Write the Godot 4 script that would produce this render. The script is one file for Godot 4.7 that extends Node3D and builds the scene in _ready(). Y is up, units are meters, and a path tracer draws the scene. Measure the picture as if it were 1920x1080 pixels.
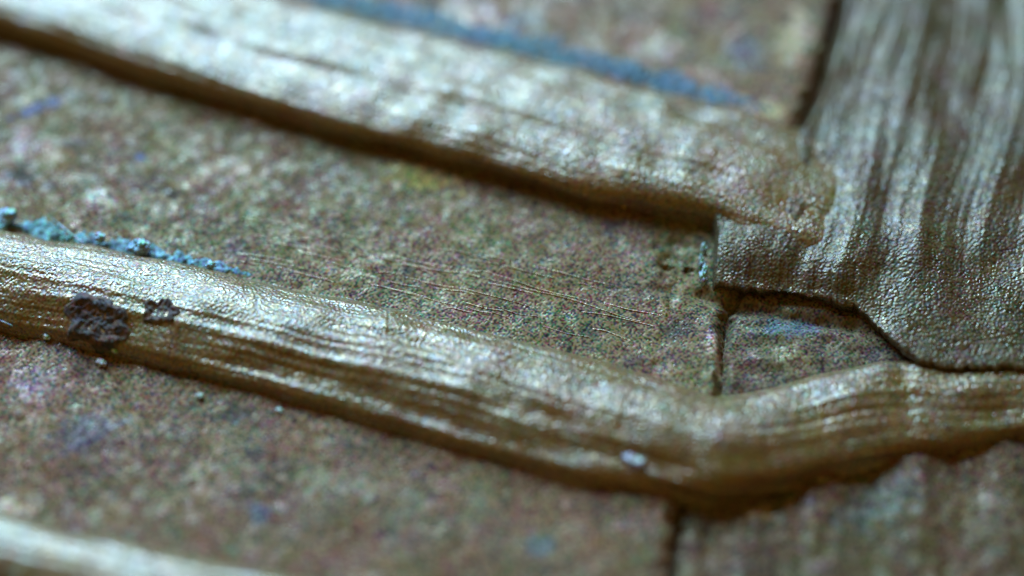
extends Node3D
# Macro view of a worn, tarnished bronze relief: raised bars on a grainy field. Plate lies in the xz plane, lengths in metres, mm() converts.

const W := 1920.0
const H := 1080.0
const FIELD := 0.004            # height of the field above the plate's underside
const FOV := 20.0
const ELEV := 55.0
const DIST := 0.0718

var cam_pos: Vector3
var cam_basis: Basis
var rng := RandomNumberGenerator.new()
var nz := FastNoiseLite.new()   # simplex, frequency 1
var nr := FastNoiseLite.new()   # fractal
var cel := FastNoiseLite.new()  # cells
var metal: StandardMaterial3D
var worn: StandardMaterial3D
var dusky: StandardMaterial3D
var crust_mat: StandardMaterial3D
var plaque: Node3D

func _ready():
	setup_camera()
	setup_light()
	setup_noise()
	setup_materials()
	plaque = Node3D.new()
	plaque.name = "bronze_relief_plaque"
	plaque.set_meta("label", "worn tarnished bronze relief plaque with slanting raised bars and grainy recessed panels")
	plaque.set_meta("category", "metal plaque")
	add_child(plaque)
	build_body()
	build_field()
	build_bars()
	build_crusts()
	build_scratches()
	build_specks()

# ------------------------------------------------------------------ camera, light
func setup_camera():
	var e := deg_to_rad(ELEV)
	var target := Vector3(0, FIELD, 0)
	cam_pos = target + Vector3(0, sin(e), cos(e)) * DIST
	var cam := Camera3D.new()
	cam.name = "camera"
	add_child(cam)
	cam.look_at_from_position(cam_pos, target, Vector3.UP)
	var att := CameraAttributesPhysical.new()
	att.frustum_focal_length = 12.0 / tan(deg_to_rad(FOV) / 2.0)
	att.frustum_near = 0.005
	att.frustum_far = 2.0
	att.frustum_focus_distance = DIST - 0.0009
	att.exposure_aperture = 12.0
	cam.attributes = att
	cam.keep_aspect = Camera3D.KEEP_HEIGHT
	cam.fov = FOV
	cam.near = 0.005
	cam.far = 2.0
	cam.current = true
	cam_basis = cam.transform.basis

func setup_light():
	var we := WorldEnvironment.new()
	we.name = "environment"
	var env := Environment.new()
	env.background_mode = Environment.BG_COLOR
	env.background_color = Color(0.58, 0.46, 0.215)
	env.tonemap_mode = Environment.TONE_MAPPER_LINEAR
	env.tonemap_exposure = 0.86
	env.sdfgi_enabled = true
	env.ssao_enabled = true
	env.ssil_enabled = true
	we.environment = env
	add_child(we)
	# one cool lamp behind the plaque, low above it
	var lamp := AreaLight3D.new()
	lamp.name = "cool_lamp"
	lamp.light_color = Color(0.68, 0.86, 1.0)
	lamp.light_energy = 0.34
	lamp.area_size = Vector2(0.24, 0.13)
	lamp.area_range = 2.0
	lamp.shadow_enabled = true
	add_child(lamp)
	lamp.look_at_from_position(Vector3(-0.085, 0.165, -0.225), Vector3(0, FIELD, 0), Vector3.UP)

func setup_noise():
	rng.seed = 7
	nz.seed = 3
	nz.noise_type = FastNoiseLite.TYPE_SIMPLEX_SMOOTH
	nz.frequency = 1.0
	nz.fractal_type = FastNoiseLite.FRACTAL_NONE
	nr.seed = 11
	nr.noise_type = FastNoiseLite.TYPE_SIMPLEX_SMOOTH
	nr.frequency = 1.0
	nr.fractal_type = FastNoiseLite.FRACTAL_FBM
	nr.fractal_octaves = 3
	cel.seed = 5
	cel.noise_type = FastNoiseLite.TYPE_CELLULAR
	cel.frequency = 1.0
	cel.fractal_type = FastNoiseLite.FRACTAL_NONE

func setup_materials():
	# speckled patina: grains of many hues, 64 mm to a side, so nothing repeats in view
	var n := 2048
	var speck := blotches(n, 900, 23, 1.0, false)
	var grains := blotches(n, 900, 24, 0.50, true)
	speck.blend_rect(grains, Rect2i(0, 0, n, n), Vector2i.ZERO)
	speck.blend_rect(blotches(n, 260, 22, 0.09, false), Rect2i(0, 0, n, n), Vector2i.ZERO)
	speck.blend_rect(blotches(n, 60, 21, 0.11, false), Rect2i(0, 0, n, n), Vector2i.ZERO)
	speck.adjust_bcs(1.36, 1.95, 0.6)
	var color_tex := ImageTexture.create_from_image(speck)
	grains.convert(Image.FORMAT_L8)
	grains.adjust_bcs(0.95, 2.4, 1.0)
	var fine_tex := ImageTexture.create_from_image(grains)
	var dull := blotches(n, 700, 26, 1.0, true)
	dull.blend_rect(blotches(n, 160, 27, 0.5, true), Rect2i(0, 0, n, n), Vector2i.ZERO)
	dull.adjust_bcs(1.4, 0.9, 1.0)
	var rough_tex := ImageTexture.create_from_image(dull)
	metal = StandardMaterial3D.new()
	metal.resource_name = "tarnished_bronze"
	metal.vertex_color_use_as_albedo = true
	metal.albedo_texture = color_tex
	metal.metallic = 0.2
	metal.metallic_specular = 0.36
	metal.roughness = 0.95
	metal.roughness_texture = rough_tex
	metal.uv1_triplanar = true
	metal.uv1_scale = Vector3.ONE * (1.0 / 0.064)
	metal.heightmap_enabled = true
	metal.heightmap_texture = fine_tex
	metal.heightmap_scale = 0.0012
	worn = metal.duplicate()
	worn.resource_name = "rubbed_bronze"
	worn.metallic = 0.5
	worn.metallic_texture = fine_tex
	worn.metallic_specular = 1.0
	worn.roughness = 0.54
	worn.heightmap_scale = 0.0025
	dusky = worn.duplicate()
	dusky.resource_name = "speckled_bronze"
	dusky.roughness = 0.62
	dusky.metallic_specular = 0.5
	dusky.metallic = 0.6
	dusky.heightmap_scale = 0.003
	crust_mat = StandardMaterial3D.new()
	crust_mat.resource_name = "mineral_crust"
	crust_mat.vertex_color_use_as_albedo = true
	crust_mat.albedo_texture = color_tex
	crust_mat.roughness = 0.75
	crust_mat.uv1_triplanar = true
	crust_mat.uv1_scale = Vector3.ONE * (1.0 / 0.064)

func blotches(n: int, cells: int, s: int, alpha: float, grey: bool) -> Image:
	# random cells enlarged smoothly to n x n
	rng.seed = s
	var d := PackedByteArray()
	d.resize(cells * cells * 4)
	var a := int(alpha * 255.0)
	for i in cells * cells:
		var r := rng.randi()
		d[i * 4] = r & 255
		d[i * 4 + 1] = (r & 255) if grey else (r >> 8) & 255
		d[i * 4 + 2] = (r & 255) if grey else (r >> 16) & 255
		d[i * 4 + 3] = a
	var im := Image.create_from_data(cells, cells, false, Image.FORMAT_RGBA8, d)
	im.resize(n, n, Image.INTERPOLATE_CUBIC)
	return im

# ------------------------------------------------------------------ tracing helpers
func on_plate(px: float, py: float, h_mm := 0.0) -> Vector3:
	# the point h_mm above the field that is seen at this place of the photograph
	var t := tan(deg_to_rad(FOV) / 2.0)
	var d := cam_basis * Vector3((px / W * 2.0 - 1.0) * t * W / H, (1.0 - 2.0 * py / H) * t, -1.0)
	var k := (FIELD + h_mm * 0.001 - cam_pos.y) / d.y
	return cam_pos + d * k

func curve_y(pts: Array, x: float) -> float:
	# smooth y(x) through traced points
	var n := pts.size()
	if x <= pts[0][0]:
		return pts[0][1] + (x - pts[0][0]) * (pts[1][1] - pts[0][1]) / (pts[1][0] - pts[0][0])
	if x >= pts[n - 1][0]:
		return pts[n - 1][1] + (x - pts[n - 1][0]) * (pts[n - 1][1] - pts[n - 2][1]) / (pts[n - 1][0] - pts[n - 2][0])
	var i := 0
	while x > pts[i + 1][0]:
		i += 1
	var x0: float = pts[i][0]
	var x1: float = pts[i + 1][0]
	var a: float = pts[i][1]
	var b: float = pts[i + 1][1]
	var s := (b - a) / (x1 - x0)
	var m0 := s
	var m1 := s
	if i > 0:
		m0 = (b - pts[i - 1][1]) / (x1 - pts[i - 1][0])
	if i < n - 2:
		m1 = (pts[i + 2][1] - a) / (pts[i + 2][0] - x0)
	var w := x1 - x0
	var t := (x - x0) / w
	return a * (2 * t * t * t - 3 * t * t + 1) + b * (3 * t * t - 2 * t * t * t) + w * (m0 * (t * t * t - 2 * t * t + t) + m1 * (t * t * t - t * t))

func grid_normals(p: PackedVector3Array, nu: int, nv: int) -> PackedVector3Array:
	var out := PackedVector3Array()
	out.resize(p.size())
	for i in nu:
		var i0 := maxi(i - 1, 0) * nv
		var i1 := mini(i + 1, nu - 1) * nv
		for j in nv:
			var du := p[i1 + j] - p[i0 + j]
			var dv := p[i * nv + mini(j + 1, nv - 1)] - p[i * nv + maxi(j - 1, 0)]
			var c := (dv * 1000.0).cross(du * 1000.0)
			out[i * nv + j] = c.normalized() if c.length_squared() > 1e-14 else Vector3.UP
	return out

func add_part(called: String, p: PackedVector3Array, nrm: PackedVector3Array, col: PackedColorArray, idx: PackedInt32Array, m: Material, parent: Node3D, label := "") -> MeshInstance3D:
	var arr := []
	arr.resize(Mesh.ARRAY_MAX)
	arr[Mesh.ARRAY_VERTEX] = p
	arr[Mesh.ARRAY_NORMAL] = nrm
	arr[Mesh.ARRAY_COLOR] = col
	arr[Mesh.ARRAY_INDEX] = idx
	var am := ArrayMesh.new()
	am.add_surface_from_arrays(Mesh.PRIMITIVE_TRIANGLES, arr)
	am.surface_set_material(0, m)
	var o := MeshInstance3D.new()
	o.name = called
	o.mesh = am
	if label:
		o.set_meta("label", label)
	parent.add_child(o, true)
	return o

func grid_index(nu: int, nv: int, turned := false) -> PackedInt32Array:
	var idx := PackedInt32Array()
	idx.resize((nu - 1) * (nv - 1) * 6)
	var k := 0
	for i in nu - 1:
		for j in nv - 1:
			var a := i * nv + j
			idx[k] = a; idx[k + 1] = a + nv; idx[k + 2] = a + 1
			idx[k + 3] = a + 1; idx[k + 4] = a + nv; idx[k + 5] = a + nv + 1
			k += 6
	if turned:
		idx.reverse()
	return idx

# ------------------------------------------------------------------ stains (matter, and light or shade painted into the colour)
var stains_and_light := []

func stain_or_light(px: float, py: float, h: float, rx: float, rz: float, turn: float, c: Color, k: float):
	# px, py traced; radii in mm
	stains_and_light.append([on_plate(px, py, h) * 1000.0, rx, rz, cos(turn), sin(turn), c, k])

func tint_field(col: PackedColorArray, nu: int, nv: int, cell: float):
	for s in stains_and_light:
		var m := maxf(s[1], s[2]) * 1.6
		var c: Vector3 = s[0]
		for i in range(maxi(int((c.x - m - X0 * 1000.0) / cell), 0), mini(int((c.x + m - X0 * 1000.0) / cell), nu - 1) + 1):
			for j in range(maxi(int((c.z - m - Z0 * 1000.0) / cell), 0), mini(int((c.z + m - Z0 * 1000.0) / cell), nv - 1) + 1):
				var x := X0 * 1000.0 + i * cell
				var z := Z0 * 1000.0 + j * cell
				var a: float = ((x - c.x) * s[3] - (z - c.z) * s[4]) / s[1]
				var b: float = ((x - c.x) * s[4] + (z - c.z) * s[3]) / s[2]
				var r := sqrt(a * a + b * b) + nz.get_noise_2d(x * 1.3, z * 1.3) * 0.45 + nz.get_noise_2d(x * 5.0, z * 5.0) * 0.3
				var f: float = clampf((1.05 - r) * 2.2, 0.0, 1.0) * s[6]
				if f > 0.0:
					col[i * nv + j] = col[i * nv + j].lerp(s[5], f)

# ------------------------------------------------------------------ plate
const X0 := -0.034
const X1 := 0.034
const Z0 := -0.027
const Z1 := 0.022

func build_body():
	var b := BoxMesh.new()
	b.size = Vector3(X1 - X0 - 0.0006, FIELD - 0.0014, Z1 - Z0 - 0.0006)
	var o := MeshInstance3D.new()
	o.name = "backing_plate"
	o.mesh = b
	var m := metal.duplicate()
	m.vertex_color_use_as_albedo = false
	m.albedo_color = Color(0.42, 0.38, 0.30)
	o.material_override = m
	o.position = Vector3((X0 + X1) / 2.0, b.size.y / 2.0, (Z0 + Z1) / 2.0)
	plaque.add_child(o, true)

func line_on_plate(pts: Array, h := 0.0) -> Array:
	var out := []
	for q in pts:
		var v := on_plate(q[0], q[1], h) * 1000.0
		out.append(Vector2(v.x, v.z))
	return out

func carve(hmap: PackedFloat32Array, nu: int, nv: int, cell: float, line: Array, depth: float, width: float, ragged: float):
	# lowers (or raises) the field along a line given in mm
	for k in line.size() - 1:
		var a: Vector2 = line[k]
		var b: Vector2 = line[k + 1]
		var m := width * 3.0
		var i0 := maxi(int((minf(a.x, b.x) - m - X0 * 1000.0) / cell), 0)
		var i1 := mini(int((maxf(a.x, b.x) + m - X0 * 1000.0) / cell), nu - 1)
		var j0 := maxi(int((minf(a.y, b.y) - m - Z0 * 1000.0) / cell), 0)
		var j1 := mini(int((maxf(a.y, b.y) + m - Z0 * 1000.0) / cell), nv - 1)
		for i in range(i0, i1 + 1):
			for j in range(j0, j1 + 1):
				var q := Vector2(X0 * 1000.0 + i * cell, Z0 * 1000.0 + j * cell)
				var ab := b - a
				var t := (q - a).dot(ab) / ab.length_squared()
				if (t < 0.0 and k > 0) or t >= 1.0 and k < line.size() - 2:
					continue
				t = clampf(t, 0.0, 1.0)
				var d := q.distance_to(a + ab * t) + nz.get_noise_2d(q.x * 1.1 + 30.0, q.y * 1.1) * ragged
				hmap[i * nv + j] += depth * exp(-d * d / (width * width))

func xs_at(line: Array, z: float) -> float:
	for k in line.size() - 1:
		var a: Vector2 = line[k]
		var b: Vector2 = line[k + 1]
		if (z >= a.y and z <= b.y) or k == line.size() - 2 or (k == 0 and z < a.y):
			return lerpf(a.x, b.x, (z - a.y) / (b.y - a.y))
	return 0.0

func zs_at(line: Array, x: float) -> float:
	for k in line.size() - 1:
		var a: Vector2 = line[k]
		var b: Vector2 = line[k + 1]
		if x <= b.x or k == line.size() - 2:
			return lerpf(a.y, b.y, (x - a.x) / (b.x - a.x))
	return 0.0

func build_field():
	# discoloured patches on the panels
	stain_or_light(795, 334, 0, 2.0, 0.7, -0.3, Color(0.42, 0.32, 0.07), 0.7)
	stain_or_light(870, 345, 0, 0.8, 0.3, -0.25, Color(0.5, 0.32, 0.2), 0.5)
	stain_or_light(185, 375, 0, 0.8, 0.55, -0.5, Color(0.62, 0.56, 0.47), 0.8)
	stain_or_light(45, 270, 0, 0.7, 1.2, 0.2, Color(0.5, 0.4, 0.36), 0.6)
	stain_or_light(70, 205, 0, 1.6, 0.4, 0.5, Color(0.10, 0.15, 0.30), 0.7)
	stain_or_light(140, 268, 0, 0.8, 0.4, 0.0, Color(0.06, 0.05, 0.05), 0.6)
	stain_or_light(40, 335, 0, 0.9, 0.5, -0.3, Color(0.05, 0.04, 0.04), 0.75)
	stain_or_light(95, 350, 0, 0.8, 0.4, -0.3, Color(0.07, 0.05, 0.05), 0.6)
	stain_or_light(262, 295, 0, 0.3, 0.25, 0, Color(0.04, 0.05, 0.16), 0.8)
	stain_or_light(325, 360, 0, 0.45, 0.3, 0, Color(0.05, 0.05, 0.05), 0.6)
	stain_or_light(440, 470, 0, 0.8, 0.5, 0, Color(0.08, 0.07, 0.08), 0.5)
	stain_or_light(160, 810, 0, 1.5, 1.0, 0.2, Color(0.10, 0.09, 0.12), 0.65)
	stain_or_light(445, 780, 0, 0.9, 0.6, 0, Color(0.06, 0.05, 0.05), 0.7)
	stain_or_light(60, 720, 0, 1.0, 0.8, 0, Color(0.5, 0.4, 0.42), 0.4)
	stain_or_light(20, 950, 0, 0.9, 0.5, -0.2, Color(0.75, 0.55, 0.36), 0.7)
	stain_or_light(480, 960, 0, 0.6, 0.5, 0, Color(0.10, 0.16, 0.22), 0.6)
	stain_or_light(680, 920, 0, 0.6, 0.5, 0, Color(0.5, 0.36, 0.30), 0.5)
	stain_or_light(600, 910, 0, 1.1, 0.6, 0, Color(0.42, 0.38, 0.28), 0.5)
	stain_or_light(1010, 1020, 0, 0.7, 0.6, 0, Color(0.10, 0.18, 0.22), 0.5)
	stain_or_light(10, 1000, 0, 0.8, 1.1, 0, Color(0.10, 0.14, 0.22), 0.7)  # dark blue patch at the left end of the corner bar
	stain_or_light(870, 20, 0, 1.5, 1.1, 0, Color(0.62, 0.48, 0.40), 0.7)
	stain_or_light(980, 40, 0, 1.3, 0.8, 0, Color(0.16, 0.20, 0.22), 0.5)
	stain_or_light(1230, 90, 0, 1.1, 0.7, 0, Color(0.6, 0.46, 0.38), 0.65)
	stain_or_light(1300, 130, 0, 0.7, 0.6, 0, Color(0.45, 0.30, 0.2), 0.5)
	stain_or_light(1490, 70, 0, 0.9, 2.0, -0.3, Color(0.66, 0.50, 0.33), 0.6)  # highlight left of the groove, painted as a pale streak
	stain_or_light(1430, 205, 0, 1.1, 0.7, -0.4, Color(0.75, 0.58, 0.34), 0.75)  # tan highlight painted into the colour
	stain_or_light(1400, 100, 0, 1.0, 1.2, 0, Color(0.13, 0.17, 0.20), 0.5)
	stain_or_light(1340, 660, 0, 0.25, 1.3, 0.1, Color(0.68, 0.55, 0.45), 0.8)  # lit edge of the lip painted as a pale strip
	stain_or_light(1480, 610, 0, 1.5, 0.6, 0, Color(0.12, 0.2, 0.27), 0.5)  # bluish shade of the pocket painted into the colour
	stain_or_light(1490, 665, 0, 0.7, 0.5, 0, Color(0.36, 0.35, 0.2), 0.6)
	stain_or_light(1650, 930, 0, 2.2, 1.0, 0.4, Color(0.20, 0.24, 0.28), 0.3)
	stain_or_light(1430, 960, 0, 0.6, 0.5, 0, Color(0.6, 0.46, 0.28), 0.7)
	stain_or_light(1510, 940, 0, 0.9, 0.5, 0, Color(0.42, 0.28, 0.22), 0.5)
	stain_or_light(1200, 980, 0, 1.2, 0.8, 0, Color(0.34, 0.2, 0.17), 0.5)

	rng.seed = 90
	for k in 260:
		var r := rng.randf_range(0.10, 0.38) if k % 5 else rng.randf_range(0.4, 1.1)
		var dark := rng.randf() < 0.6
		var c := Color(0.08, 0.06, 0.045) if dark else Color(0.42, 0.32, 0.21)
		stain_or_light(rng.randf_range(-100, 2000), rng.randf_range(-100, 1180), 0, r * 1.3, r, rng.randf_range(-0.5, 0.5), c, rng.randf_range(0.3, 0.8))

	var mid_a := line_on_plate([[-400, -110], [0, -40], [600, 150], [1335, 330], [1500, 400], [1700, 470], [2300, 520]])
	var mid_b := line_on_plate([[-400, 440], [0, 540], [600, 670], [1000, 780], [1340, 850], [1550, 800], [1750, 760], [2300, 700]])
	var groove_top := line_on_plate([[1620, -160], [1580, 0], [1545, 130], [1505, 240], [1440, 400]])
	var groove_mid := line_on_plate([[1390, 540], [1362, 590], [1355, 660], [1350, 770]])
	var groove_low := line_on_plate([[1290, 900], [1268, 960], [1255, 1080], [1230, 1300]])
	var cell := 0.088
	var nu := int((X1 - X0) * 1000.0 / cell) + 1
	var nv := int((Z1 - Z0) * 1000.0 / cell) + 1
	var hm := PackedFloat32Array()
	hm.resize(nu * nv)
	var kind := PackedByteArray()
	kind.resize(nu * nv)
	var dir := Vector2(0.12, -0.993)    # the run of the streaks on the right-hand panels
	for i in nu:
		var x := X0 * 1000.0 + i * cell
		var za := zs_at(mid_a, x)
		var zb := zs_at(mid_b, x)
		for j in nv:
			var z := Z0 * 1000.0 + j * cell
			var h := nz.get_noise_2d(x * 0.22, z * 0.22) * 0.10 + nz.get_noise_2d(x * 0.9, z * 0.9) * 0.02
			var k := 0
			if z < za:
				var e := x - xs_at(groove_top, z)
				if e > 0.0:
					h -= 0.3
			elif z < zb:
				k = 1
				if x - xs_at(groove_mid, z) > 0.0:
					k = 4
			else:
				k = 2
				if x - xs_at(groove_low, z) > 0.0:
					k = 5
			var rough := 1.0
			if k >= 3:
				var al := x * dir.x + z * dir.y
				var ac := x * -dir.y + z * dir.x
				var fold := nz.get_noise_2d(ac * 0.42 + 40.0, al * 0.05) * 0.24 + nz.get_noise_2d(ac * 1.3, al * 0.35) * 0.045 + nz.get_noise_2d(x * 0.8, z * 0.8) * 0.06
				if k == 4:
					h += -0.15 + nz.get_noise_2d(x * 0.5, z * 0.9) * 0.10
					rough = 2.5
				else:
					h += fold * 0.9 - 0.5
					rough = 2.0
			h += rough * (nz.get_noise_2d(x * 3.1, z * 3.1) * 0.007 + nz.get_noise_2d(x * 6.4 + 9.0, z * 6.4) * 0.007)
			hm[i * nv + j] = h
			kind[i * nv + j] = k
	rng.seed = 61
	for k in 320:
		var q := Vector2(rng.randf_range(X0, X1), rng.randf_range(Z0, Z1)) * 1000.0
		var r := rng.randf_range(0.07, 0.22)
		carve(hm, nu, nv, cell, [q, q + Vector2(rng.randf_range(0.02, 0.4), rng.randf_range(-0.05, 0.1))], -rng.randf_range(0.02, 0.09) if k % 3 else 0.04, r, 0.1)
	carve(hm, nu, nv, cell, groove_top, -0.85, 0.42, 0.18)
	carve(hm, nu, nv, cell, groove_mid, -0.35, 0.26, 0.12)
	carve(hm, nu, nv, cell, line_on_plate([[1330, 610], [1340, 650], [1335, 740]]), 0.24, 0.3, 0.12)
	carve(hm, nu, nv, cell, groove_low, -0.35, 0.35, 0.15)
	carve(hm, nu, nv, cell, line_on_plate([[1268, 455], [1275, 500], [1262, 545]]), -0.28, 0.7, 0.3)
	carve(hm, nu, nv, cell, line_on_plate([[1290, 550], [1450, 585], [1600, 610]]), -0.25, 0.3, 0.1)
	var p := PackedVector3Array()
	p.resize(nu * nv)
	for i in nu:
		for j in nv:
			var h := hm[i * nv + j]
			var y := FIELD + h * 0.001
			if i < 2 or j < 2 or i > nu - 3 or j > nv - 3:
				y = 0.0 if (i == 0 or j == 0 or i == nu - 1 or j == nv - 1) else FIELD - 0.0003
			p[i * nv + j] = Vector3(X0 + i * cell * 0.001, y, Z0 + j * cell * 0.001)
	var nrm := grid_normals(p, nu, nv)
	for i in nrm.size():
		nrm[i] = -nrm[i] if nrm[i].y < 0.0 else nrm[i]
	var labels := ["mottled tan panel above the upper raised bar", "grey-tan scratched panel between the two long bars", "mottled tan panel below the lower long bar", "dark streaky panel right of the deep groove", "dark bluish pocket at the end of the middle panel", "dark panel with upright streaks below the elbow"]
	var base := [Color(0.25, 0.162, 0.088), Color(0.205, 0.142, 0.065), Color(0.222, 0.136, 0.067), Color(0.2, 0.2, 0.17), Color(0.17, 0.128, 0.07), Color(0.17, 0.115, 0.056)]
	var cols := PackedColorArray()
	cols.resize(nu * nv)
	for i in cols.size():
		cols[i] = base[kind[i]]
	tint_field(cols, nu, nv, cell)
	for k in 6:
		if k == 3:
			continue
		var map := PackedInt32Array()
		map.resize(nu * nv)
		map.fill(-1)
		var pp := PackedVector3Array()
		var pn := PackedVector3Array()
		var pc := PackedColorArray()
		var idx := PackedInt32Array()
		for i in nu - 1:
			for j in nv - 1:
				var a := i * nv + j
				if kind[a] != k:
					continue
				var quad := [a, a + nv, a + 1, a + nv + 1]
				for q in quad:
					if map[q] < 0:
						map[q] = pp.size()
						pp.append(p[q])
						pn.append(nrm[q])
						pc.append(cols[q])
				idx.append(map[quad[0]]); idx.append(map[quad[1]]); idx.append(map[quad[2]])
				idx.append(map[quad[2]]); idx.append(map[quad[1]]); idx.append(map[quad[3]])
		panels.append(add_part("field_panel", pp, pn, pc, idx, metal, plaque, labels[k]))
	heights = hm
	h_nu = nu
	h_nv = nv
	h_cell = cell

var panels := []
var heights: PackedFloat32Array
var h_nu: int
var h_nv: int
var h_cell: float

func field_h(x: float, z: float) -> float:
	var i := clampi(int(round((x - X0) * 1000.0 / h_cell)), 0, h_nu - 1)
	var j := clampi(int(round((z - Z0) * 1000.0 / h_cell)), 0, h_nv - 1)
	return FIELD + heights[i * h_nv + j] * 0.001

# ------------------------------------------------------------------ raised bars
var lofts := {}

func cross(rp: Array, t: float) -> Vector3:
	var n := rp.size()
	var f := t * (n - 1)
	var i := clampi(int(f), 0, n - 2)
	f -= i
	var a: Vector3 = rp[i]
	var b: Vector3 = rp[i + 1]
	var pre: Vector3 = rp[i - 1] if i > 0 else a * 2.0 - b
	var post: Vector3 = rp[i + 2] if i < n - 2 else b * 2.0 - a
	return a.cubic_interpolate(b, pre, post, f)

func rails_at(rails: Array, u: float, hf: float, xa: float, xb: float) -> Array:
	var rp := []
	for r in rails:
		var x := u
		if r.size() > 2:
			x = lerpf(r[2], xb, (u - xa) / (xb - xa))
		var h: float = curve_y(r[0], x) if r[0] is Array else r[0]
		var v := on_plate(x, curve_y(r[1], x), h)
		if hf < 1.0:
			v.y = lerpf(FIELD - 0.0006, v.y, hf)
		if r.size() > 2:
			v.z += (nz.get_noise_1d(x * 0.03) * 0.12 + nz.get_noise_1d(x * 0.11) * 0.07) * 0.001
		rp.append(v)
	return rp

func loft(called: String, key: String, rails: Array, xa: float, xb: float, nu: int, nv: int, cap_a: float, cap_b: float, base: Color, streak: float, grain: float, label: String, mat: Material = worn, creases := [], cuts := [], flutes := 0.0):
	# a raised body through traced rails; caps round its two ends down (in photo units along the bar)
	var p := PackedVector3Array()
	p.resize(nu * nv)
	var sl := PackedFloat32Array()
	sl.resize(nu * nv)
	var tl := PackedFloat32Array()
	tl.resize(nu * nv)
	var run := 0.0
	var last := Vector3.ZERO
	var na := int(cap_a * 0.4) + 8 if cap_a > 0.0 else 0
	var nb := int(cap_b * 0.4) + 8 if cap_b > 0.0 else 0
	for i in nu:
		var x: float
		var hf := 1.0
		if i < na:
			var q := float(i) / na
			x = xa + cap_a * (1.0 - cos(q * PI / 2.0))
			hf = sin(q * PI / 2.0)
		elif i >= nu - nb:
			var q := float(nu - 1 - i) / nb
			x = xb - cap_b * (1.0 - cos(q * PI / 2.0))
			hf = sin(q * PI / 2.0)
			if cap_b > 100.0:
				x = xb - cap_b * q
				hf = 0.2 + 0.8 * smoothstep(-0.15, 1.0, q)
		else:
			x = lerpf(xa + cap_a, xb - cap_b, float(i - na) / (nu - 1 - na - nb))
		var rp := rails_at(rails, x, hf, xa, xb)
		var c := cross(rp, 0.5)
		if i > 0:
			run += Vector2(c.x - last.x, c.z - last.z).length() * 1000.0
		last = c
		var across := 0.0
		for j in nv:
			var v := cross(rp, float(j) / (nv - 1))
			p[i * nv + j] = v
			if j > 0:
				across += v.distance_to(p[i * nv + j - 1]) * 1000.0
			sl[i * nv + j] = run
			tl[i * nv + j] = across
	for cr in creases:
		var k: int = cr.size() - 2
		var way: Array = cr.slice(0, k)
		for i in nu:
			var x: float = lerpf(xa, xb, float(i) / (nu - 1))
			if x < way[0][0] or x > way[k - 1][0]:
				continue
			var fade := clampf(minf(x - way[0][0], way[k - 1][0] - x) / 90.0, 0.0, 1.0)
			var tc := curve_y(way, x) + nz.get_noise_1d(x * 0.02) * 0.015
			for j in nv:
				var e: float = (float(j) / (nv - 1) - tc) / cr[k + 1]
				if absf(e) < 3.0:
					p[i * nv + j].y -= cr[k] * 0.001 * fade * (exp(-e * e) - 0.15 * exp(-(e - 1.6) * (e - 1.6)))
	for cr in cuts:
		var k: int = cr.size() - 2
		for j in nv:
			var t := float(j) / (nv - 1)
			var m := 0
			while m < k - 2 and t > cr[m + 1][1]:
				m += 1
			var f: float = (t - cr[m][1]) / (cr[m + 1][1] - cr[m][1])
			if f > 1.0:
				continue
			var xc: float = lerpf(cr[m][0], cr[m + 1][0], f) + nz.get_noise_1d(t * 9.0) * 6.0
			var fade := clampf((cr[k - 1][1] - t) * 3.0, 0.0, 1.0)
			for i in nu:
				var e: float = (lerpf(xa, xb, float(i) / (nu - 1)) - xc) / cr[k + 1]
				if absf(e) < 3.0:
					p[i * nv + j].y -= cr[k] * 0.001 * fade * exp(-e * e)
	var nrm := grid_normals(p, nu, nv)
	var off := float(key.hash() % 97)
	var d := PackedVector3Array()
	d.resize(nu * nv)
	var col := PackedColorArray()
	col.resize(nu * nv)
	col.fill(base)
	for i in p.size():
		var s := sl[i]
		var t := tl[i]
		var v := p[i] * 1000.0
		var n := nrm[i]
		var wob := t + nz.get_noise_2d(s * 0.12 + off, 3.0) * 0.15
		var mask := 0.35 + 0.65 * clampf(nz.get_noise_2d(s * 0.12 + off * 2.0, t * 0.4) + 0.6, 0.0, 1.0)
		var disp := streak * mask * (nz.get_noise_2d(s * 0.018 + off, wob * 0.6) * 0.12 + nz.get_noise_2d(s * 0.025 + off * 3.0, wob * 1.7) * 0.036 + nz.get_noise_2d(s * 0.05, wob * 4.5 + off) * 0.013)
		disp += nz.get_noise_3d(v.x * 0.35, v.y * 0.35, v.z * 0.35) * 0.12 + nz.get_noise_3d(v.x * 1.2, v.y * 1.2, v.z * 1.2) * 0.009
		disp += grain * (nz.get_noise_3d(v.x * 3.3, v.y * 3.3, v.z * 3.3) * 0.005 + nz.get_noise_3d(v.x * 7.5, v.y * 7.5, v.z * 7.5) * 0.011)
		if flutes > 0.0:
			var low := clampf((0.5 - v.z) / 6.0 + 0.5, 0.15, 1.0)
			var ax := v.x + v.z * 0.30 + nz.get_noise_2d(v.x * 0.1, v.z * 0.1) * 0.5
			disp += flutes * low * (nz.get_noise_2d(ax * 0.26 + 7.0, v.z * 0.05) * 0.32 + nz.get_noise_2d(ax * 0.75, v.z * 0.12) * 0.07 + nz.get_noise_2d(ax * 2.0, v.z * 0.15) * 0.025)
		d[i] = p[i] + n * disp * 0.001
	nrm = grid_normals(d, nu, nv)
	lofts[key] = {"p": d, "n": nrm, "nu": nu, "nv": nv, "xa": xa, "xb": xb}
	return add_part(called, d, nrm, col, grid_index(nu, nv), mat, plaque, label)

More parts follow.
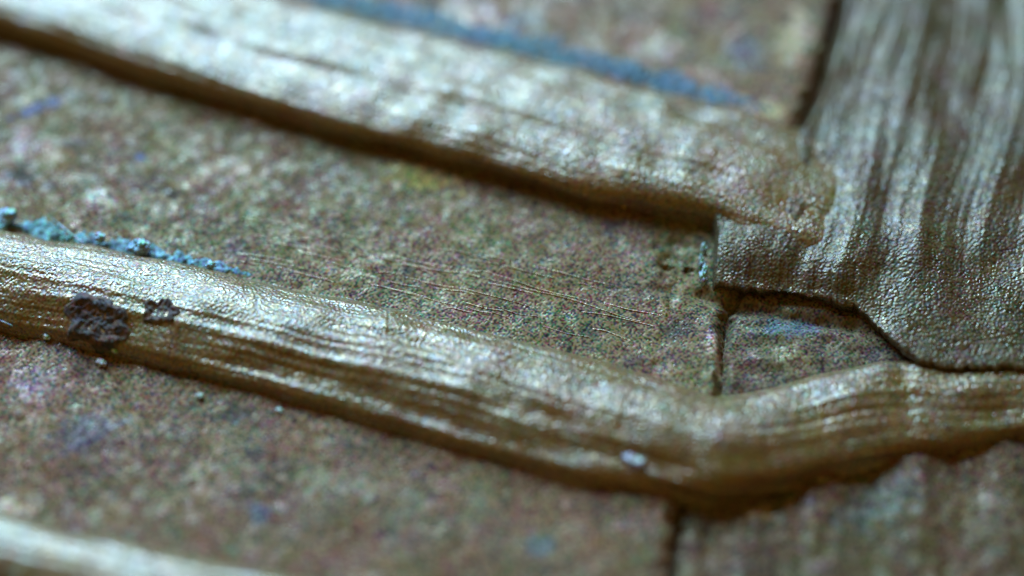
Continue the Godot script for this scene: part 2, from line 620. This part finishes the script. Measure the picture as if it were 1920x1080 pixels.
func build_bars():
	var bronze := Color(0.24, 0.158, 0.055)
	# upper bar
	loft("raised_bar", "a", [
		[-0.3, [[-400, -280], [0, -165], [300, -75], [600, 12], [850, 70], [1100, 135], [1335, 196], [1500, 240]]],
		[0.75, [[-400, -262], [0, -150], [300, -60], [600, 22], [850, 78], [1100, 143], [1335, 204], [1500, 248]]],
		[1.10, [[-400, -215], [0, -105], [300, -12], [600, 68], [850, 122], [1100, 188], [1335, 248], [1500, 290]]],
		[1.32, [[-400, -150], [0, -45], [300, 50], [600, 130], [850, 190], [1100, 258], [1335, 312], [1420, 340], [1500, 372], [1600, 395]]],
		[1.22, [[-400, -85], [0, 18], [300, 115], [600, 195], [850, 258], [1100, 325], [1335, 366], [1420, 414], [1500, 450], [1600, 472]]],
		[0.78, [[-400, -62], [0, 46], [300, 145], [600, 232], [850, 293], [1100, 361], [1335, 404], [1420, 450], [1500, 482], [1600, 500]]],
		[-0.4, [[-400, -38], [0, 74], [300, 172], [600, 262], [850, 322], [1100, 389], [1335, 438], [1420, 482], [1500, 510], [1600, 525]]],
	], -420, 1800, 1000, 230, 0, 450, bronze, 1.0, 0.8, "upper raised bar with pale worn top and dark underside")
	# lower long bar; past its elbow it turns up and sinks towards the edge
	var past := [[-400, 1.0], [1250, 1.0], [1360, 0.97], [1450, 0.72], [1600, 0.54], [1690, 0.42], [1800, 0.46], [1920, 0.48], [2300, 0.48]]
	var hb := func(h: float) -> Array: return past.map(func(q): return [q[0], q[1] * h])
	loft("raised_bar", "b", [
		[-0.4, [[-400, 345], [0, 428], [250, 470], [500, 524], [800, 590], [1000, 640], [1180, 690], [1345, 738], [1450, 728], [1600, 688], [1690, 672], [1800, 684], [1920, 676], [2300, 650]]],
		[hb.call(0.62), [[-400, 356], [0, 440], [250, 482], [500, 535], [800, 601], [1000, 650], [1180, 700], [1345, 747], [1450, 738], [1600, 698], [1690, 682], [1800, 694], [1920, 686], [2300, 660]]],
		[hb.call(1.15), [[-400, 390], [0, 468], [250, 512], [500, 570], [800, 640], [1000, 688], [1180, 734], [1345, 774], [1450, 764], [1600, 724], [1690, 708], [1800, 718], [1920, 708], [2300, 682]]],
		[[[-400, 1.34], [1250, 1.34], [1360, 1.26], [1450, 0.92], [1600, 0.58], [1690, 0.36], [1800, 0.36], [1920, 0.38], [2300, 0.38]], [[-400, 430], [0, 502], [250, 556], [500, 622], [800, 700], [1000, 748], [1180, 790], [1345, 813], [1450, 802], [1600, 765], [1690, 748], [1800, 752], [1920, 740], [2300, 712]]],
		[[[-400, 0.98], [1250, 1.0], [1360, 1.02], [1450, 0.72], [1600, 0.40], [1690, 0.18], [1800, 0.16], [1920, 0.16], [2300, 0.16]], [[-400, 480], [0, 560], [250, 616], [500, 680], [800, 762], [1000, 815], [1180, 852], [1345, 865], [1450, 850], [1600, 815], [1690, 798], [1800, 790], [1920, 775], [2300, 740]]],
		[[[-400, 0.58], [1250, 0.62], [1360, 0.7], [1450, 0.45], [1600, 0.16], [1690, -0.02], [1800, -0.05], [1920, -0.05], [2300, -0.05]], [[-400, 510], [0, 597], [250, 656], [500, 722], [800, 808], [1000, 862], [1180, 900], [1345, 908], [1450, 892], [1600, 856], [1690, 836], [1800, 822], [1920, 802], [2300, 765]]],
		[[[-400, -0.4], [1345, -0.4], [1600, -0.6], [2300, -0.6]], [[-400, 543], [0, 632], [250, 692], [500, 760], [800, 850], [1000, 905], [1180, 942], [1345, 952], [1450, 926], [1600, 888], [1690, 866], [1800, 846], [1920, 824], [2300, 775]]],
	], -420, 2250, 1250, 220, 0, 0, bronze, 1.0, 1.0, "lower long bar with bright streaked top, bending up to a dark olive hollow", worn, [[[350, 0.80], [500, 0.70], [700, 0.68], [900, 0.75], [1100, 0.70], [1330, 0.68], 0.10, 0.07], [[870, 0.56], [1000, 0.55], [1130, 0.57], 0.14, 0.04], [[560, 0.40], [760, 0.36], [960, 0.42], 0.08, 0.03]], [[[1678, 0.0], [1690, 0.2], [1702, 0.45], [1712, 0.8], 0.14, 24.0]])
	# bar at the lower corner
	loft("raised_bar", "c", [
		[-0.3, [[-400, 870], [0, 962], [200, 1006], [400, 1047], [600, 1090], [1000, 1190]]],
		[0.7, [[-400, 880], [0, 972], [200, 1016], [400, 1057], [600, 1100], [1000, 1200]]],
		[1.25, [[-400, 912], [0, 1005], [200, 1050], [400, 1092], [600, 1136], [1000, 1236]]],
		[1.3, [[-400, 956], [0, 1050], [200, 1096], [400, 1138], [600, 1182], [1000, 1285]]],
		[0.9, [[-400, 1000], [0, 1095], [200, 1142], [400, 1186], [600, 1230], [1000, 1335]]],
		[-0.4, [[-400, 1034], [0, 1130], [200, 1178], [400, 1222], [600, 1268], [1000, 1372]]],
	], -420, 900, 420, 130, 0, 0, bronze, 1.0, 0.8, "short pale bar end crossing the corner")
	# fluted sheet into which the upper bar runs: it fans up and away from the stepped corner
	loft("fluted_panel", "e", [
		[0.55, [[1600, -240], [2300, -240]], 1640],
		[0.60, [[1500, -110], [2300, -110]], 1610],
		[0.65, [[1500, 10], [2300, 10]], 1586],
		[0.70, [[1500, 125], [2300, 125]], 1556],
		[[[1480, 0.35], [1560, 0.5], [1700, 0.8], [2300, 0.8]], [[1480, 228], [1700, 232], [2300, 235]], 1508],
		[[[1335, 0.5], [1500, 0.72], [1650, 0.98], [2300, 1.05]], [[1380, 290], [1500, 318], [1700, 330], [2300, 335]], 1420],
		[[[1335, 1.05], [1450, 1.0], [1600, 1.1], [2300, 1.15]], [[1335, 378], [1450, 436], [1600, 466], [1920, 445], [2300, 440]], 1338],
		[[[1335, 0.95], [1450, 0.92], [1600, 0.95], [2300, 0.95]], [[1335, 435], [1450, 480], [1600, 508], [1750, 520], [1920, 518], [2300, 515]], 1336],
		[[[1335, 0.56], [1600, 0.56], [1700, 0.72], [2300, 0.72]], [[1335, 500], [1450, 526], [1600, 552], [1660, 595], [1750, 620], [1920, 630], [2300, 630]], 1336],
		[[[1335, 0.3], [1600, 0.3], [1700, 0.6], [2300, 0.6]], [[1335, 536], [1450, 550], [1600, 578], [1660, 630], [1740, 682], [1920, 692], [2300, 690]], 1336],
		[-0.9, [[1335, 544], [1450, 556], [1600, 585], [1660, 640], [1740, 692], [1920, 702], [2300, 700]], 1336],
	], 1336, 2250, 440, 340, 12, 0, Color(0.128, 0.092, 0.042), 0.0, 1.2, "speckled fluted panel fanning out from the stepped corner, its shade painted as a darker colour", dusky, [], [], 1.0)  # base colour darkened in place of the weaker light here

# ------------------------------------------------------------------ crusts of corrosion
func loft_u(key: String, x: float) -> float:
	var l = lofts[key]
	return (x - l.xa) / (l.xb - l.xa)

func find_on_loft(key: String, px: float, py: float) -> Array:
	# the surface point of a bar that is seen nearest to a traced place
	var l = lofts[key]
	var i0 := int(loft_u(key, px) * (l.nu - 1))
	var best := 1e9
	var at := 0
	for i in range(maxi(i0 - 25, 0), mini(i0 + 25, l.nu)):
		for j in int(l.nv):
			var a: int = i * int(l.nv) + j
			var q: Vector3 = cam_basis.inverse() * (l.p[a] - cam_pos)
			var t := tan(deg_to_rad(FOV) / 2.0)
			var u := (q.x / -q.z / (t * W / H) + 1.0) * 0.5 * W
			var v := (1.0 - q.y / -q.z / t) * 0.5 * H
			var e := (u - px) * (u - px) + (v - py) * (v - py)
			if e < best:
				best = e
				at = a
	return [l.p[at], l.n[at]]

func blob(size: Vector3, lumps: float, seed_at: float, nu := 20, nv := 12) -> Array:
	# an uneven closed lump round the origin, size = half axes in metres
	var p := PackedVector3Array()
	for i in nu + 1:
		var a := TAU * float(i % nu) / nu
		for j in nv + 1:
			var b := PI * float(j) / nv
			var d := Vector3(cos(a) * sin(b), cos(b), sin(a) * sin(b))
			var r := 1.0 + lumps * nz.get_noise_3d(d.x * 1.3 + seed_at, d.y * 1.3, d.z * 1.3) + lumps * 0.5 * nz.get_noise_3d(d.x * 3.5 + seed_at, d.y * 3.5, d.z * 3.5)
			p.append(d * r * size)
	var n := grid_normals(p, nu + 1, nv + 1)
	for i in n.size():
		if n[i].dot(p[i]) < 0.0:
			n[i] = -n[i]
	return [p, n, grid_index(nu + 1, nv + 1, true)]

func lump(called: String, at: Vector3, up: Vector3, size: Vector3, lumps: float, c: Color, m: Material, parent: Node3D, turn := 0.0, label := "") -> MeshInstance3D:
	var b := blob(size, lumps, at.x * 9000.0 + at.z * 3100.0)
	var col := PackedColorArray()
	col.resize(b[0].size())
	col.fill(c)
	var o := add_part(called, b[0], b[1], col, b[2], m, parent, label)
	var y := up.normalized()
	var x := Vector3(cos(turn), 0, sin(turn)).slide(y).normalized()
	o.transform = Transform3D(Basis(x, y, x.cross(y)), at)
	return o

func crust_strip(key: String, rail: Array, xa: float, xb: float, width: float, thick: float, c0: Color, c1: Color, label: String, even := 0.0):
	# lumpy mineral deposit filling the seam along a bar's upper edge
	var nu := int((xb - xa) / 1.6)
	var nv := 22
	var p := PackedVector3Array()
	var col := PackedColorArray()
	for i in nu:
		var f := float(i) / (nu - 1)
		var x := lerpf(xa, xb, f)
		var c := on_plate(x, curve_y(rail, x), 0.0)
		var ends := sqrt(clampf(minf(f * 8.0, (1.0 - f) * 5.0), 0.0, 1.0))
		var w := width * clampf(0.8 + (0.7 - even) * nz.get_noise_1d(x * 0.02 + 5.0) + 0.25 * nz.get_noise_1d(x * 0.09), 0.25, 1.6) * ends + 0.02
		for j in nv:
			var t := (float(j) / (nv - 1)) * 2.0 - 1.0
			var q := c + Vector3(0.0, 0.0, t * w * 0.001)
			var rag := nz.get_noise_2d(q.x * 1900.0, q.z * 1900.0)
			var h := thick * (1.0 - t * t) * (0.8 + 0.7 * rag + 0.15 * nz.get_noise_2d(q.x * 5000.0, q.z * 5000.0)) * ends - (0.1 if even == 0.0 else 0.03) * t * t
			q.y = field_h(q.x, q.z) + (h - 0.03) * 0.001
			p.append(q)
			var k := clampf(0.5 + 1.3 * nz.get_noise_2d(q.x * 1300.0 + 50.0, q.z * 1300.0) + 0.5 * nz.get_noise_2d(q.x * 6000.0, q.z * 6000.0), 0.0, 1.0)
			col.append(c0.lerp(c1, k))
	var n := grid_normals(p, nu, nv)
	for i in n.size():
		if n[i].y < 0.0:
			n[i] = -n[i]
	return add_part("verdigris_crust", p, n, col, grid_index(nu, nv), crust_mat, plaque, label)

func build_crusts():
	var seam := [[-60, 412], [0, 420], [60, 428], [150, 450], [250, 468], [330, 488], [400, 500], [500, 522]]
	var crust = crust_strip("b", seam, -60, 480, 0.75, 0.14, Color(0.08, 0.19, 0.22), Color(0.22, 0.50, 0.58), "blue-green crust along the seam of the lower bar")
	for q in [[14, 405, 0.50], [188, 445, 0.30], [263, 464, 0.58], [395, 497, 0.30]]:
		var at := on_plate(q[0], q[1], 0.42)
		lump("verdigris_nodule", at, Vector3(0, 1, 0.2), Vector3(q[2] * 0.75, q[2] * 0.5, q[2] * 0.65) * 0.001, 0.55, Color(0.36, 0.64, 0.80), crust_mat, crust)
	var seam2 := [[480, -38], [560, -18], [740, 26], [1000, 91], [1160, 132], [1330, 176], [1480, 218]]
	crust_strip("a", seam2, 490, 1470, 1.45, 0.09, Color(0.05, 0.11, 0.14), Color(0.09, 0.20, 0.26), "dark teal crust along the seam of the upper bar", 0.4)
	# dark corroded scabs on the lower bar
	scab("b", 182, 600, 1.45, 1.15, Color(0.05, 0.045, 0.05), Color(0.15, 0.08, 0.05), "round dark corroded scab on the lower bar")
	scab("b", 300, 586, 0.85, 0.62, Color(0.08, 0.06, 0.06), Color(0.18, 0.11, 0.08), "small dark scab beside the round one")
	# pale lumps painted in for the bluish highlights on the end wall
	for q in [[1318, 520, 0.3], [1316, 490, 0.24], [1320, 465, 0.22], [1322, 505, 0.2]]:
		lump("highlight_lump", on_plate(q[0], q[1], 0.25), Vector3(-1, 0.6, 0.4), Vector3(q[2] * 0.6, q[2] * 0.4, q[2]) * 0.001, 0.6, Color(0.34, 0.48, 0.52), crust_mat, plaque)

func scab(key: String, px: float, py: float, rx: float, rz: float, c0: Color, c1: Color, label: String):
	var hit := find_on_loft(key, px, py)
	var l = lofts[key]
	var n0: Vector3 = hit[1]
	var ax := Vector3(1, 0, 0.28).slide(n0).normalized()
	var az := n0.cross(ax).normalized() * -1.0
	var rings := 30
	var seg := 72
	var p := PackedVector3Array()
	var col := PackedColorArray()
	# nearest heights of the bar under the scab
	var near := []
	var r2 := pow(maxf(rx, rz) * 0.0017, 2.0)
	for k in l.p.size():
		if l.p[k].distance_squared_to(hit[0]) < r2:
			near.append(l.p[k])
	for i in seg + 1:
		var a := TAU * float(i % seg) / seg
		var edge := 1.0 + 0.30 * nz.get_noise_2d(cos(a) * 0.9 + px, sin(a) * 0.9) + 0.07 * nz.get_noise_2d(cos(a) * 2.6 + px, sin(a) * 2.6)
		for j in rings + 1:
			var f := float(j) / rings
			var q: Vector3 = hit[0] + (ax * cos(a) * rx + az * sin(a) * rz) * f * edge * 0.001
			# drop on to the bar
			var lift := 0.0
			var sum := 0.0
			for v in near:
				var d: Vector3 = v - q
				var out := d.dot(n0)
				var e: float = (d - n0 * out).length_squared()
				var w := 1.0 / pow(e + 1.0e-8, 2.0)
				sum += w
				lift += w * out
			lift /= sum
			var m := q * 1000.0
			var rim := exp(-pow((f - 0.74) / 0.2, 2.0)) * (0.10 + 0.10 * nz.get_noise_2d(cos(a) * 1.5 + py, sin(a) * 1.5))
			var h := rim - 0.02 + 0.05 * nz.get_noise_3d(m.x * 2.0, m.y * 2.0, m.z * 2.0) + 0.05 * nz.get_noise_3d(m.x * 5.0, m.y * 5.0, m.z * 5.0) + 0.06
			h = lerpf(h, -0.06, smoothstep(0.86, 1.0, f))
			p.append(q + n0 * (lift + h * 0.001))
			var k := clampf(0.25 + 1.2 * nz.get_noise_3d(m.x * 2.4, m.y * 2.4, m.z * 2.4 + 8.0) + 0.5 * nz.get_noise_3d(m.x * 7.0, m.y * 7.0, m.z * 7.0), 0.0, 1.0)
			col.append(c0.lerp(c1, k).lerp(Color(0.22, 0.165, 0.09), clampf((f - 0.86) * 4.0 + nz.get_noise_2d(m.x * 3.0, m.z * 3.0) * 0.6, 0.0, 1.0)))
	var n := grid_normals(p, seg + 1, rings + 1)
	for i in n.size():
		if n[i].dot(n0) < 0.0:
			n[i] = -n[i]
	add_part("corrosion_scab", p, n, col, grid_index(seg + 1, rings + 1, true), crust_mat, plaque, label)

# ------------------------------------------------------------------ scratches: raised burrs on the middle panel
func build_scratches():
	rng.seed = 40
	var lines := [[455, 420, 530, 442], [600, 462, 760, 492], [690, 478, 900, 520], [820, 500, 1010, 548], [905, 512, 1105, 566], [950, 530, 1120, 578], [860, 540, 1000, 575], [880, 488, 1040, 520], [1040, 556, 1200, 600], [560, 472, 640, 486], [760, 520, 850, 538], [1000, 500, 1150, 535], [720, 540, 800, 556], [1090, 585, 1230, 612], [640, 440, 720, 452], [930, 576, 1010, 592]]
	for k in 34:
		var x := rng.randf_range(430, 1150)
		var y := 420.0 + (x - 430.0) * 0.22 + rng.randf_range(-50, 75)
		var l := rng.randf_range(35, 120)
		lines.append([x, y, x + l, y + l * rng.randf_range(0.18, 0.27)])
	for q in lines:
		var a := on_plate(q[0], q[1])
		var b := on_plate(q[2], q[3])
		var nu := 26
		var p := PackedVector3Array()
		var wide := rng.randf_range(0.020, 0.038) * 0.001
		for i in nu:
			var f := float(i) / (nu - 1)
			var c := a.lerp(b, f)
			c.z += nz.get_noise_1d(f * 0.9 + q[0]) * 0.00010
			var y := field_h(c.x, c.z)
			var tall := (0.028 + 0.016 * nz.get_noise_1d(f * 7.0 + q[1])) * 0.001 * sqrt(sin(PI * clampf(f, 0.001, 0.999)))
			p.append(Vector3(c.x, y - 0.00005, c.z - wide * 1.3))
			p.append(Vector3(c.x, y + tall, c.z - wide * 0.3))
			p.append(Vector3(c.x, y + tall * 1.1, c.z + wide * 0.9))
			p.append(Vector3(c.x, y - 0.00005, c.z + wide * 1.3))
		var n := grid_normals(p, nu, 4)
		for i in n.size():
			if n[i].y < 0.0:
				n[i] = -n[i]
		var col := PackedColorArray()
		col.resize(p.size())
		col.fill(Color(0.75, 0.60, 0.38))
		add_part("scratch", p, n, col, grid_index(nu, 4), worn, panels[1])

# ------------------------------------------------------------------ loose grains, and sparkles added as coloured lumps
func build_specks():
	var m := crust_mat.duplicate()
	m.resource_name = "dust_and_glint"
	m.roughness = 0.4
	var grains := [
		["b", 87, 630, 0.34, "pale grain on the dark underside of the lower bar, left of the round scab"],
		["b", 120, 648, 0.2, "tiny pale grain just below the round dark scab"],
		["f", 190, 679, 0.46, "largest pale glassy grain lying in the shadow under the round scab"],
		["f", 375, 742, 0.32, "pale grain in the groove right of the round scab"],
		["f", 525, 770, 0.3, "pale grain at the foot of the lower bar near its middle"],
		["b", 215, 657, 0.26, "bluish grain touching the lower rim of the round scab"],
		["e", 1553, 594, 0.22, "white lump standing in for a sparkle in the dark crevice below the end block"],
		["e", 1172, 388, 0.2, "tiny orange lump standing in for a spark of light on the underside of the upper bar"],
		["f", 1858, 12, 0.62, "bright pale blue lump on the dark streaky panel"],
		["b", 1190, 866, 0.62, "pale bluish flake on the olive side of the lower bar"],
	]
	for g in grains:
		var at: Vector3
		var up := Vector3(0, 1, 0)
		if g[0] == "f":
			at = on_plate(g[1], g[2], 0.1)
			at.y = field_h(at.x, at.z) + g[3] * 0.00018
		else:
			var key: String = "a" if g[1] == 1172 else g[0]
			var hit := find_on_loft(key, g[1], g[2])
			up = hit[1]
			at = hit[0] + up * g[3] * 0.00016
		var c := Color(0.55, 0.63, 0.68)
		if g[1] == 1172:
			c = Color(0.75, 0.30, 0.06)  # orange spark of light painted as a lump
		if g[1] == 1553:
			c = Color(0.85, 0.88, 0.9)  # white sparkle painted as a pale lump
		if g[1] == 1190:
			c = Color(0.42, 0.50, 0.54)
		var long := 2.0 if g[1] in [1553, 1190] else 1.25
		var o := lump("grain_or_glint", at, up, Vector3(g[3] * 0.42 * long, g[3] * 0.26, g[3] * 0.34) * 0.001, 0.5, c, m, self, 0.5)
		o.set_meta("label", g[4])
		o.set_meta("category", "grain")
		o.set_meta("group", "loose grains on the relief")
	fibre([[96, 408], [115, 424], [135, 441], [160, 458]], 0.45, 0.06, "pale blue fibre lying across the blue-green crust")
	fibre([[-12, 596], [8, 604], [24, 611]], 0.62, 0.03, "fine pale fibre at the plate edge beside the olive underside")

func fibre(pts: Array, h: float, r: float, label: String):
	var nu := 28
	var nv := 9
	var c := Curve3D.new()
	for k in pts.size():
		var v := on_plate(pts[k][0], pts[k][1], h)
		c.add_point(v * 1000.0)
	var p := PackedVector3Array()
	var len := c.get_baked_length()
	for i in nu:
		var q := c.sample_baked(len * i / (nu - 1), true)
		var d := (c.sample_baked(minf(len * i / (nu - 1) + 0.05, len), true) - c.sample_baked(maxf(len * i / (nu - 1) - 0.05, 0.0), true)).normalized()
		var s := d.cross(Vector3.UP).normalized()
		var u := s.cross(d)
		var rr := r * sqrt(sin(PI * clampf(float(i) / (nu - 1), 0.01, 0.99)))
		for j in nv:
			var a := TAU * float(j % (nv - 1)) / (nv - 1)
			p.append((q + (s * cos(a) + u * sin(a)) * rr) * 0.001)
	var n := grid_normals(p, nu, nv)
	for i in nu:
		var mid := Vector3.ZERO
		for j in nv - 1:
			mid += p[i * nv + j] / (nv - 1)
		for j in nv:
			n[i * nv + j] = ((p[i * nv + j] - mid) * 1000.0).normalized()
	var col := PackedColorArray()
	col.resize(p.size())
	col.fill(Color(0.42, 0.58, 0.70))
	var o := add_part("fibre", p, n, col, grid_index(nu, nv, true), crust_mat, self)
	o.set_meta("label", label)
	o.set_meta("category", "fibre")
